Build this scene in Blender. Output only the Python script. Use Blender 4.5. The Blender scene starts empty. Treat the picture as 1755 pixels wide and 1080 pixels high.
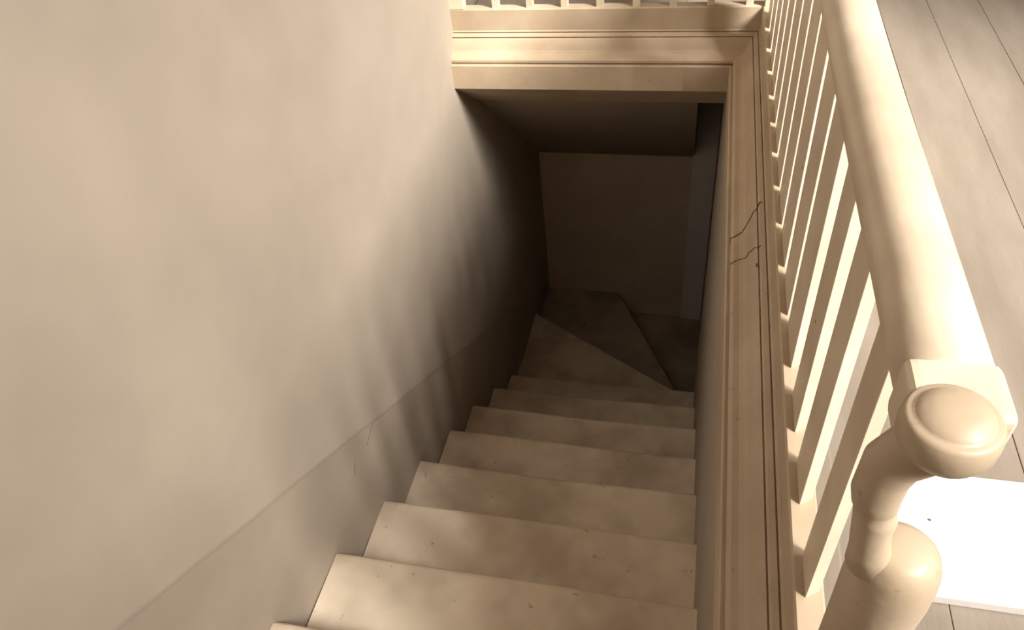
import bpy, bmesh, math, random
from mathutils import Matrix, Vector, noise
random.seed(4)
OZ = 1.15                       # upper floor level is z = 0; heights below are given from the eye

# ------------------------------------------------------------------ camera
scn = bpy.context.scene
col = scn.collection
cd = bpy.data.cameras.new('camera'); cam = bpy.data.objects.new('camera', cd); col.objects.link(cam)
RGT = Vector((0.97281262, 0.21013318, -0.09736352))
DWN = Vector((0.07669627, -0.68899484, -0.72069674))
FWD = Vector((-0.21852526, 0.69363547, -0.6863793))
m = Matrix((RGT, -DWN, -FWD)).transposed().to_4x4(); m.translation = (0, 0, OZ)
cam.matrix_world = m
cd.sensor_width = 36; cd.lens = 1291.493 / 1755 * 36; cd.clip_start = 0.02
scn.camera = cam

# ------------------------------------------------------------------ world, lights, exposure
w = bpy.data.worlds.new('sky'); scn.world = w; w.use_nodes = True
bg = w.node_tree.nodes['Background']; bg.inputs[0].default_value = (1.0, 0.93, 0.84, 1); bg.inputs[1].default_value = 0.5
def area(name, loc, look, sx, sy, power, colr):
    l = bpy.data.lights.new(name, 'AREA'); l.shape = 'RECTANGLE'; l.size = sx; l.size_y = sy
    l.energy = power; l.color = colr
    o = bpy.data.objects.new(name, l); col.objects.link(o)
    o.location = loc
    d = Vector(look) - Vector(loc); o.rotation_euler = d.to_track_quat('-Z', 'Y').to_euler()
    return o
RY, RX2, CZ = -2.6, 3.0, 4.4                   # rear wall, right wall and ceiling of the stair hall
WINS = ((-2.00, -1.50, 2.35, 4.25), (-1.42, -.66, .60, 4.25), (-.50, 1.45, .60, 4.25))      # three unseen windows added in the right wall, cut to shape the sunlight: y0, y1, z0, z1
for y0, y1, z0, z1 in WINS:                    # skylight through each window
    area('window_daylight', (RX2 + .14, (y0 + y1) / 2, (z0 + z1) / 2 + OZ), (0, (y0 + y1) / 2, (z0 + z1) / 2 + OZ), y1 - y0, z1 - z0, 19 * (y1 - y0) * (z1 - z0), (1.0, 0.94, 0.86))
sl = bpy.data.lights.new('sun', 'SUN'); sl.energy = 10.0; sl.angle = math.radians(18); sl.color = (1.0, .94, .85)
sun = bpy.data.objects.new('sun', sl); col.objects.link(sun)
EL = math.radians(42)
sun.rotation_euler = Vector((-.85 * math.cos(EL), .527 * math.cos(EL), -math.sin(EL))).to_track_quat('-Z', 'Y').to_euler()
vs = scn.view_settings
scn.display_settings.display_device = 'sRGB'
vs.view_transform = 'Standard'; vs.look = 'None'; vs.gamma = 1; vs.use_curve_mapping = False
vs.exposure = 0.12

# ------------------------------------------------------------------ materials
def mat(name, c1, c2, scale=3.0, rough=0.5, bump=0.08, bscale=40, c3=None, spots=0.0, lo=.35, hi=.7, stretch=(1, 1, 1)):
    M = bpy.data.materials.new(name); M.use_nodes = True
    nt = M.node_tree; N = nt.nodes; L = nt.links
    p = N['Principled BSDF']; p.inputs['Roughness'].default_value = rough
    tc = N.new('ShaderNodeTexCoord'); mp = N.new('ShaderNodeMapping'); mp.inputs['Scale'].default_value = stretch
    geo = N.new('ShaderNodeNewGeometry'); L.new(geo.outputs['Position'], mp.inputs[0])
    n1 = N.new('ShaderNodeTexNoise'); n1.inputs['Scale'].default_value = scale; n1.inputs['Detail'].default_value = 3; n1.inputs['Roughness'].default_value = .6
    L.new(mp.outputs[0], n1.inputs['Vector'])
    r = N.new('ShaderNodeValToRGB'); r.color_ramp.elements[0].position = lo; r.color_ramp.elements[1].position = hi
    r.color_ramp.elements[0].color = (*c1, 1); r.color_ramp.elements[1].color = (*c2, 1)
    L.new(n1.outputs['Fac'], r.inputs[0]); out = r.outputs[0]
    if c3:
        n2 = N.new('ShaderNodeTexNoise'); n2.inputs['Scale'].default_value = scale * 9; n2.inputs['Detail'].default_value = 3
        L.new(mp.outputs[0], n2.inputs['Vector'])
        r2 = N.new('ShaderNodeValToRGB'); r2.color_ramp.elements[0].position = 0.66 - spots; r2.color_ramp.elements[1].position = 0.78 - spots
        L.new(n2.outputs['Fac'], r2.inputs[0])
        mx = N.new('ShaderNodeMix'); mx.data_type = 'RGBA'; mx.inputs[7].default_value = (*c3, 1)
        L.new(r2.outputs[0], mx.inputs[0]); L.new(out, mx.inputs[6]); out = mx.outputs[2]
    L.new(out, p.inputs['Base Color'])
    nb = N.new('ShaderNodeTexNoise'); nb.inputs['Scale'].default_value = bscale; nb.inputs['Detail'].default_value = 2
    L.new(mp.outputs[0], nb.inputs['Vector'])
    b = N.new('ShaderNodeBump'); b.inputs['Strength'].default_value = bump; b.inputs['Distance'].default_value = 0.01
    L.new(nb.outputs['Fac'], b.inputs['Height']); L.new(b.outputs[0], p.inputs['Normal'])
    return M
PLASTER = mat('cream_plaster', (.345, .295, .242), (.405, .348, .287), 2.2, .75, .06, 22)
BACKP = mat('pale_plaster', (.60, .50, .41), (.68, .58, .48), 2.4, .75, .06, 22)
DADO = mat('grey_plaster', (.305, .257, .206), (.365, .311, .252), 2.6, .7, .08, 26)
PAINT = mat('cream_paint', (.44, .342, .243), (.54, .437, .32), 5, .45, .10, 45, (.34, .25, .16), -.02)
RAILP = mat('rail_paint', (.63, .52, .395), (.76, .65, .51), 6, .38, .08, 40)
TREAD = mat('worn_tread_paint', (.50, .415, .315), (.76, .66, .53), 3.0, .6, .15, 50, (.20, .15, .10), -.02, .36, .58)
TREAD_SHADE = mat('shaded_tread_paint', (.30, .245, .185), (.44, .37, .29), 3.2, .6, .15, 50, (.16, .12, .08), -.02, .36, .58)  # worn tread paint, darkened to put shade into the lower winders
FLOORP = mat('floor_paint', (.235, .20, .165), (.29, .25, .21), 4, .5, .08, 40, stretch=(3, .6, 1))
HALL = mat('hall_plaster', (.40, .33, .25), (.48, .40, .31), 2, .8, .05, 20)
WOOD = mat('ceiling_wood', (.26, .19, .13), (.34, .25, .17), 3, .6, .08, 30, stretch=(6, .4, 1))
CEIL = mat('ceiling_plaster', (.33, .27, .21), (.39, .32, .25), 2, .8, .05, 20)
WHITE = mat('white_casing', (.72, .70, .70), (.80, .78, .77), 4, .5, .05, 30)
DARK = mat('crack_dark', (.06, .04, .025), (.10, .07, .045), 20, .9, .1, 60)
NAIL = mat('rust_nail', (.16, .10, .06), (.22, .15, .09), 40, .7, .1, 60)

# ------------------------------------------------------------------ helpers
def link(name, verts, faces, mtl, parent=None, kind=None, smooth=False):
    me = bpy.data.meshes.new(name)
    me.from_pydata([(v[0], v[1], v[2] + OZ) for v in verts], [], faces); me.update()
    bm = bmesh.new(); bm.from_mesh(me); bmesh.ops.recalc_face_normals(bm, faces=bm.faces); bm.to_mesh(me); bm.free()
    me.materials.append(mtl)
    if smooth:
        for p in me.polygons: p.use_smooth = True
    o = bpy.data.objects.new(name, me); col.objects.link(o)
    if parent: o.parent = parent
    if kind: o['kind'] = kind
    return o
def box(name, a, b, mtl, parent=None, kind=None, bev=0.0, seg=2):
    (x0, y0, z0), (x1, y1, z1) = a, b
    return prism(name, [(x0, y0), (x1, y0), (x1, y1), (x0, y1)], z0, z1, mtl, parent, kind, bev, seg)
def prism(name, poly, z0, z1, mtl, parent=None, kind=None, bev=0.0, seg=2):
    n = len(poly)
    v = [(x, y, z0) for x, y in poly] + [(x, y, z1) for x, y in poly]
    f = [tuple(range(n))[::-1], tuple(range(n, 2 * n))] + [(i, (i + 1) % n, n + (i + 1) % n, n + i) for i in range(n)]
    o = link(name, v, f, mtl, parent, kind)
    if bev:
        bm = bmesh.new(); bm.from_mesh(o.data)
        bmesh.ops.bevel(bm, geom=list(bm.edges), offset=bev, segments=seg, profile=.6, affect='EDGES')
        bm.to_mesh(o.data); bm.free()
    return o
def sweep(name, prof, path, mtl, parent=None, kind=None, smooth=False, closed=True):
    """prof: list of (o, z); path(o, z) -> list of 3D points; skins between the path stations, caps the ends"""
    rows = [path(o, z) for o, z in prof]; n = len(prof); k = len(rows[0])
    v = [rows[i][j] for j in range(k) for i in range(n)]
    f = []
    for j in range(k - 1):
        for i in range(n if closed else n - 1):
            a, b = j * n + i, j * n + (i + 1) % n
            f.append((a, b, b + n, a + n))
    if closed: f += [tuple(range(n)), tuple(range((k - 1) * n, k * n))]
    return link(name, v, f, mtl, parent, kind, smooth)
def empty(name, loc=None, label=None, cat=None, kind=None, group=None):
    o = bpy.data.objects.new(name, None); col.objects.link(o)
    if label: o['label'] = label
    if cat: o['category'] = cat
    if kind: o['kind'] = kind
    if group: o['group'] = group
    return o
def lathe(name, prof, c, mtl, parent=None, seg=32):
    v = []; f = []
    for q in prof:                             # (radius, height) or (radius, height, own x centre)
        r, z = q[:2]; cx = q[2] if len(q) > 2 else c[0]
        for i in range(seg):
            a = 2 * math.pi * i / seg
            v.append((cx + r * math.cos(a), c[1] + r * math.sin(a), z))
    for j in range(len(prof) - 1):
        for i in range(seg):
            a, b = j * seg + i, j * seg + (i + 1) % seg
            f.append((a, b, b + seg, a + seg))
    f += [tuple(range(seg)), tuple(range((len(prof) - 1) * seg, len(prof) * seg))]
    o = link(name, v, f, mtl, parent, smooth=True)
    return o

XL, XR = -0.9014, 0.0986
YB = 3.82
# stair nosings: y, z from the eye
NY = [-.24, .055, .35, .6425, .9375, 1.231, 1.521, 1.826, 2.116, 2.436, 2.7475]
NZ = [-1.15, -1.35, -1.55, -1.75, -1.9375, -2.1225, -2.305, -2.51, -2.6975, -2.941, -3.186]

# ------------------------------------------------------------------ the setting
# left wall: gently uneven plaster, with a step running parallel to the stairs
def line(y): return -1.375 - .640 * (y - .6425)
ys = [RY + i * .05 for i in range(157)]
ss = [-4.6 + .1 * i for i in range(36)] + [-1.0 + .045 * i for i in range(22)] + [-.03, -.012, -.004, .002, .012, .03, .07] + [.12 + .06 * i for i in range(160)]
def wall_x(y, s):
    z = line(y) + s
    b = .006 * noise.noise(Vector((y * 1.6, z * 1.1, 3.1))) + .0035 * noise.noise(Vector((y * 4.5, z * 2.2, 9.7)))
    if s < 0: b += -.003 - .03 * min(-s, .45)
    return XL + b
v = []; idx = {}
for i, y in enumerate(ys):
    for j, s in enumerate(ss):
        idx[i, j] = len(v); v.append((wall_x(y, s), y, line(y) + s))
up, lo = [], []
k0 = ss.index(-.004)
for i in range(len(ys) - 1):
    for j in range(len(ss) - 1):
        zc = line(ys[i]) + ss[j]
        if zc > CZ + .05 or zc < -4.3: continue
        (up if j >= k0 else lo).append((idx[i, j], idx[i + 1, j], idx[i + 1, j + 1], idx[i, j + 1]))
wl = link('wall_left', v, up + lo, PLASTER, kind='structure', smooth=True)
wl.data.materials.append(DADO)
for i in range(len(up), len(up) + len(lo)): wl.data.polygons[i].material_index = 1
sol = wl.modifiers.new('thickness', 'SOLIDIFY'); sol.thickness = .1; sol.offset = -1
# make sure normals face the room
if sum(p.normal.x for p in wl.data.polygons) < 0: wl.data.flip_normals()

# right wall of the stairwell, and the walls of the lower passage it opens to
box('wall_right', (XR, -.26, -4.3), (.20, 2.79, -1.318), PLASTER, kind='structure', bev=.006)
box('wall_back', (-1.0, YB, -4.3), (1.9, YB + .1, -1.18), BACKP, kind='structure')
box('wall_passage_near', (.20, 2.69, -4.3), (1.9, 2.79, -1.32), PLASTER, kind='structure')
box('wall_passage_end', (1.8, 2.79, -4.3), (1.9, YB, -1.32), PLASTER, kind='structure')
box('floor_lower', (.33, 2.79, -4.1), (1.8, YB, -3.85), FLOORP, kind='structure')
# sloping ceiling over the lower steps
def slab(name, pts, x0, x1, mtl):
    n = len(pts)
    v = [(x0, y, z) for y, z in pts] + [(x1, y, z) for y, z in pts]
    f = [tuple(range(n)), tuple(range(n, 2 * n))] + [(i, (i + 1) % n, n + (i + 1) % n, n + i) for i in range(n)]
    return link(name, v, f, mtl, kind='structure')
slab('ceiling_slope', [(2.74, -1.465), (YB, -2.40), (YB, -1.30), (2.74, -1.30)], -.93, .0, CEIL)
slab('ceiling_passage', [(2.76, -1.44), (YB, -1.95), (YB, -1.25), (2.76, -1.25)], .0, 1.8, CEIL)
# white casing on the back wall, where the lower passage begins
box('trim_3', (-.004, YB - .03, -3.66), (.13, YB, -1.95), WHITE, kind='structure', bev=.012, seg=3)

# hall around the stairwell
def planks(parent, x0, x1, y0, y1, wd):
    n = max(1, round((x1 - x0) / wd)); wd = (x1 - x0) / n; first = None
    for i in range(n):
        if first is None:
            first = box('plank', (-wd / 2 + .0006, y0, -1.18), (wd / 2 - .0006, y1, -1.15), FLOORP, parent, bev=.0007, seg=1)
            o = first
        else:
            o = first.copy(); col.objects.link(o); o.parent = parent
        o.location.x = x0 + (i + .5) * wd; o.location.z = random.uniform(-.001, .001)
fl = empty('floor', None, kind='structure')
box('subfloor', (.20, RY, -1.32), (RX2, 5.2, -1.181), FLOORP, fl)
planks(fl, .262, RX2, RY, 5.2, .165)
fl2 = empty('floor_far', None, kind='structure')
box('subfloor', (-.9, 2.70, -1.30), (.20, 5.2, -1.181), FLOORP, fl2)
planks(fl2, -.89, .26, 2.70, 5.2, .165)
fl3 = empty('floor_landing', None, kind='structure')
box('subfloor', (-.9, RY, -1.40), (.20, -.29, -1.181), FLOORP, fl3)
planks(fl3, -.89, .26, RY, -.26, .13)
box('wall_far', (-1.0, 5.2, -1.4), (RX2 + .1, 5.3, CZ + .1), HALL, kind='structure')
box('wall_rear', (-1.0, RY - .1, -1.4), (RX2 + .1, RY, CZ + .1), HALL, kind='structure')
box('ceiling', (-1.0, RY - .1, CZ), (RX2 + .1, 5.3, CZ + .1), WOOD, kind='structure')
wr = empty('wall_hall_right', None, kind='structure')
ye = RY
for y0, y1, z0, z1 in WINS:
    box('wall_panel', (RX2, ye, -1.4), (RX2 + .1, y0, CZ), HALL, wr)
    box('wall_panel', (RX2, y0, -1.4), (RX2 + .1, y1, z0), HALL, wr); box('wall_panel', (RX2, y0, z1), (RX2 + .1, y1, CZ), HALL, wr)
    ye = y1
box('wall_panel', (RX2, ye, -1.4), (RX2 + .1, 5.2, CZ), HALL, wr)
for i, (y0, y1, z0, z1) in enumerate(WINS):
    wn = empty('window_%d' % (i + 1), None, kind='structure')
    for a, b in (((RX2 - .01, y0, z0), (RX2 + .11, y0 + .05, z1)), ((RX2 - .01, y1 - .05, z0), (RX2 + .11, y1, z1)),
                 ((RX2 - .03, y0, z0), (RX2 + .11, y1, z0 + .05)), ((RX2 - .01, y0, z1 - .05), (RX2 + .11, y1, z1))):
        box('window_frame', a, b, WHITE, wn, bev=.004)

# scuffs on the plaster beside the steps
def scuff(pts):
    v = []; f = []
    for y, z, h in pts:
        x = wall_x(y, z - line(y))
        for dx, dz in ((.0012, h), (.0012, -h), (-.002, -h), (-.002, h)): v.append((x + dx, y, z + dz))
    for i in range(len(pts) - 1):
        for j in range(4): a, b = i * 4 + j, i * 4 + (j + 1) % 4; f.append((a, b, b + 4, a + 4))
    link('scuff', v, f, NAIL, wl)
scuff([(1.13, -1.845, .001), (1.138, -1.825, .0022), (1.150, -1.803, .0008)])
scuff([(1.235, -1.830, .0006), (1.27, -1.81, .0014), (1.295, -1.80, .0006)])

# ------------------------------------------------------------------ staircase
st = empty('staircase', None, 'steep painted wooden staircase with worn cream treads going down to dark winders', 'staircase')
def nosed(y0, y1, z):
    """tread section with a rounded nosing at y1"""
    t = .034; pr = [(y0, z - t), (y0, z)]
    for i in range(7):
        a = math.pi / 2 - math.pi * i / 6
        pr.append((y1 - t / 2 * .9 + t / 2 * .9 * math.cos(a), z - t / 2 + t / 2 * math.sin(a)))
    return pr
for k in range(1, len(NY)):
    y0, y1, z = NY[k - 1] - .03, NY[k], NZ[k]
    dx = random.uniform(-.002, .002)
    xs = [XL - .012] + [XL + .03 + (XR - XL - .04) * i / 8 for i in range(9)] + [XR]
    ph = random.uniform(0, 6)
    def path(o, zz, y1=y1, ph=ph):
        pts = []
        for x in xs:
            wob = .003 * math.sin(x * 5 + ph) + .0025 * noise.noise(Vector((x * 14, ph, 0)))
            wear = -.005 * math.exp(-((x + .35) / .22) ** 2)
            edge = max(0, 1 - (y1 - o) / .08)
            pts.append((x, o + wob * edge, zz + wear * edge + dx))
        return pts
    sweep('tread', nosed(y0, y1, z), path, TREAD, st)
    zn = NZ[k + 1] if k + 1 < len(NZ) else -3.33
    box('riser', (XL - .012, y1 - .052, zn - .02), (XR, y1 - .03, z - .03), TREAD, st)
box('riser', (XL - .012, NY[0] - .05, NZ[1] - .02), (XR, NY[0] - .03, -1.185), TREAD, st)
P = (.10, 2.80)
def winder(poly, z, mt=None): return prism('winder_tread', poly, z - .034, z, mt or TREAD, st, bev=.006)
winder([(XL - .012, 2.69), (.098, 2.69), (.098, 2.795), (XL - .012, 3.40)], -3.33)
winder([(.098, 2.76), (.098, 2.80), (-.428, YB), (XL - .012, YB), (XL - .012, 3.36)], -3.483, TREAD_SHADE)
winder([(.098, 2.78), (.10, 2.795), (.42, 2.795), (.42, YB), (-.46, YB)], -3.66, TREAD_SHADE)
def rs(a, b, z0, z1):
    d = Vector((b[0] - a[0], b[1] - a[1])).normalized(); n = Vector((d.y, -d.x)) * .018
    prism('riser', [a, b, (b[0] + n.x, b[1] + n.y), (a[0] + n.x, a[1] + n.y)], z0, z1, TREAD, st)
rs((XL, 3.375), (.095, 2.775), -3.49, -3.362)
rs((-.44, YB), (.09, 2.77), -3.67, -3.515)

# ------------------------------------------------------------------ edge of the stair opening: fascia and moulding
X0, Y0 = .095, 2.5225
def p_right(ya):
    def f(o, z): return [(X0 + o, ya, z), (X0 + o, Y0 + o, z)]
    return f
def p_head(o, z): return [(X0 + o, Y0 + o, z), (XL - .01, Y0 + o, z)]
FASC = [(.0, -1.318), (.0, -1.229), (.004, -1.226), (.03, -1.226), (.03, -1.318)]
MOULD = [(.03, -1.2255), (.016, -1.2245), (.0105, -1.219), (.011, -1.211), (.018, -1.205), (.030, -1.202), (.038, -1.197), (.045, -1.188),
         (.050, -1.177), (.0545, -1.168), (.061, -1.158), (.0665, -1.1525), (.0710, -1.1570), (.0738, -1.1542), (.0693, -1.1497), (.073, -1.1452), (.0785, -1.1425), (.0825, -1.1405), (.0870, -1.1450), (.0895, -1.1425),
         (.0853, -1.1377), (.0895, -1.132), (.12, -1.132), (.12, -1.2255)]
t1 = empty('trim_1', None, kind='structure')
sweep('fascia_board', FASC, p_right(-.26), PAINT, t1)
mo = sweep('moulding', MOULD, p_right(-.26), PAINT, t1)
t2 = empty('trim_2', None, kind='structure')
sweep('fascia_board', FASC, p_head, PAINT, t2)
sweep('moulding', MOULD, p_head, PAINT, t2)
# sloping soffit board under the header
v = [(XL - .01, 2.523, -1.318), (XL - .01, 2.753, -1.487), (XL - .01, 2.753, -1.40), (XL - .01, 2.553, -1.318)]
v += [(XR + .02, y, z) for _, y, z in v]
link('soffit_board', v, [(0, 1, 2, 3), (4, 5, 6, 7), (0, 1, 5, 4), (1, 2, 6, 5), (2, 3, 7, 6), (3, 0, 4, 7)], PAINT, t2)
# cracks across the right-hand moulding
def ribbon(name, pts, wd, parent):
    v = []; f = []
    for i, p in enumerate(pts):
        a = Vector(pts[max(i - 1, 0)]); b = Vector(pts[min(i + 1, len(pts) - 1)])
        up = Vector((-.8, 0, .6)); s = (b - a).normalized().cross(up).normalized() * wd * random.uniform(.5, 1.2)
        for q in (Vector(p) + s, Vector(p) + up * .0012, Vector(p) - s, Vector(p) - up * .002): v.append(tuple(q))
    for i in range(len(pts) - 1):
        for j in range(4): a, b = i * 4 + j, i * 4 + (j + 1) % 4; f.append((a, b, b + 4, a + 4))
    return link(name, v, f, DARK, parent)
surf = [(o, z) for o, z in MOULD[2:12] + MOULD[14:17]]
def crack(ya, yb, wd, i0=0, i1=None):
    s = surf[i0:i1]; n = len(s)
    pts = [(X0 + o - .0004, ya + (yb - ya) * i / (n - 1) + random.uniform(-.006, .006), z + .0004) for i, (o, z) in enumerate(s)]
    ribbon('crack', pts, wd, mo)
crack(1.545, 1.625, .0022); crack(1.462, 1.452, .0009, 0, 12)

# ------------------------------------------------------------------ balustrade on the right
CT = -1.056                                    # top of the curb the balusters stand on
br = empty('balustrade', None, 'low cream balustrade with flat slats and rounded handrail along the right of the stairwell', 'balustrade', group='balustrades round the stairwell')
CURB = [(.0895, -1.131), (.0895, CT - .004), (.093, CT), (.129, CT), (.132, CT - .003), (.132, -1.131)]
def p_curb(o, z): return [(X0 + o, .33, z), (X0 + o, 1.0, z), (X0 + o, Y0 + o, z)]
sweep('bottom_rail', CURB, p_curb, PAINT, br)
box('shoe_board', (.228, .30, -1.15), (.262, 2.64, -1.085), FLOORP, br, bev=.004)
tips = [.548, .700, .840, .986, 1.124, 1.269] + [1.269 + .1455 * i for i in range(1, 9)]
wid = [.066, .080, .084, .116, .117, .124, .122, .120, .118, .116, .116, .114, .114, .114]
for t, wd in zip(tips, wid):
    s = prism('baluster', [(.200, t), (.2205, t + .0145), (.2205, t + wd), (.200, t + wd)], CT - .001, -.512, RAILP, br, bev=.0012, seg=1)
# handrail: rounded loaf section, its end at the newel
RX, RZ = .210, -.492
HR = []
for i in range(20):
    a = 2 * math.pi * i / 20
    c, s = math.cos(a), math.sin(a)
    HR.append((RX + .0355 * math.copysign(abs(c) ** .8, c), RZ + .036 * math.copysign(abs(s) ** (.9 if s > 0 else .6), s)))
def p_rail(x, z): return [(x + .0015 * math.sin(y * 5), y, z + .002 * math.sin(y * 3 + 1)) for y in [.458 + i * .1188 for i in range(19)]]
sweep('handrail', HR, p_rail, RAILP, br, smooth=True)
# turned newel at the near end, leaning, with a round cap that ends the rail; shade is put into its darker paint
box('rail_block', (.174, .400, -.527), (.246, .460, -.4635), RAILP, br, bev=.010, seg=3)
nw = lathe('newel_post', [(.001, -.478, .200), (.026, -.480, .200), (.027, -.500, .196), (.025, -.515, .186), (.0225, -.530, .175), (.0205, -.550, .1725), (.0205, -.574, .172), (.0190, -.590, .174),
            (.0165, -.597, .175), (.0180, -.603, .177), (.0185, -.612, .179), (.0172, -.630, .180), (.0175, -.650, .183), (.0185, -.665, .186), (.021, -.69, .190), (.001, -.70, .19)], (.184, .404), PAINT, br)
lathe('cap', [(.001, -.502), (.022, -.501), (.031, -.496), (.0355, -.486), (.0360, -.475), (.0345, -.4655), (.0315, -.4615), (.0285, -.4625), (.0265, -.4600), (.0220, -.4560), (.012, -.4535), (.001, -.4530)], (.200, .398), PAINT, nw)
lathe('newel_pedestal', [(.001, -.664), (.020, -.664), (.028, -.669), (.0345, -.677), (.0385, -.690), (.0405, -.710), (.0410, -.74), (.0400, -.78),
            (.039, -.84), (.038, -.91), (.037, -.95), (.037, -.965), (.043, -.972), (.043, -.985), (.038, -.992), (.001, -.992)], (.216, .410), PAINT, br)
box('newel_base', (.171, .362, -1.15), (.259, .450, -.985), PAINT, br, bev=.004)
# nail heads and knots on the slats and on the moulding
def nail(x, y, z, r, parent):
    v = [(x - .0004, y + r * math.cos(a * math.pi / 4), z + r * math.sin(a * math.pi / 4)) for a in range(8)] + [(x + .003, y + r * math.cos(a * math.pi / 4), z + r * math.sin(a * math.pi / 4)) for a in range(8)]
    link('nail', v, [tuple(range(8)), tuple(range(8, 16))] + [(i, (i + 1) % 8, 8 + (i + 1) % 8, 8 + i) for i in range(8)], NAIL, parent)
nail(.2, 1.29, -.8276, .0024, br); nail(.2, .888, -.842, .0026, br)
nail(X0 + .062, 1.386, -1.150, .004, mo)

# ------------------------------------------------------------------ balustrade over the header
bh = empty('balustrade', None, 'cream balustrade of thin upright slats across the far head of the stairwell', 'balustrade', group='balustrades round the stairwell')
sweep('bottom_rail', CURB, lambda o, z: [(X0 + o, Y0 + o, z), (XL - .01, Y0 + o, z)], PAINT, bh)
for i in range(8):
    x = -.733 + .125 * i
    box('baluster', (x - .012, 2.620, CT - .001), (x + .012, 2.648, -.512), RAILP, bh, bev=.001, seg=1)
box('wall_post', (XL - .01, 2.6118, CT - .001), (-.850, 2.652, -.45), RAILP, bh, bev=.002)
box('corner_post', (.19, 2.605, CT - .001), (.24, 2.655, -.43), RAILP, bh, bev=.003)
HH = [(z, x) for x, z in HR]
v = sweep('handrail', HR, lambda x, z: [(XL - .01, 2.634 + x - RX, z), (.24, 2.634 + x - RX, z)], RAILP, bh, smooth=True)

# ------------------------------------------------------------------ white board on the hall floor
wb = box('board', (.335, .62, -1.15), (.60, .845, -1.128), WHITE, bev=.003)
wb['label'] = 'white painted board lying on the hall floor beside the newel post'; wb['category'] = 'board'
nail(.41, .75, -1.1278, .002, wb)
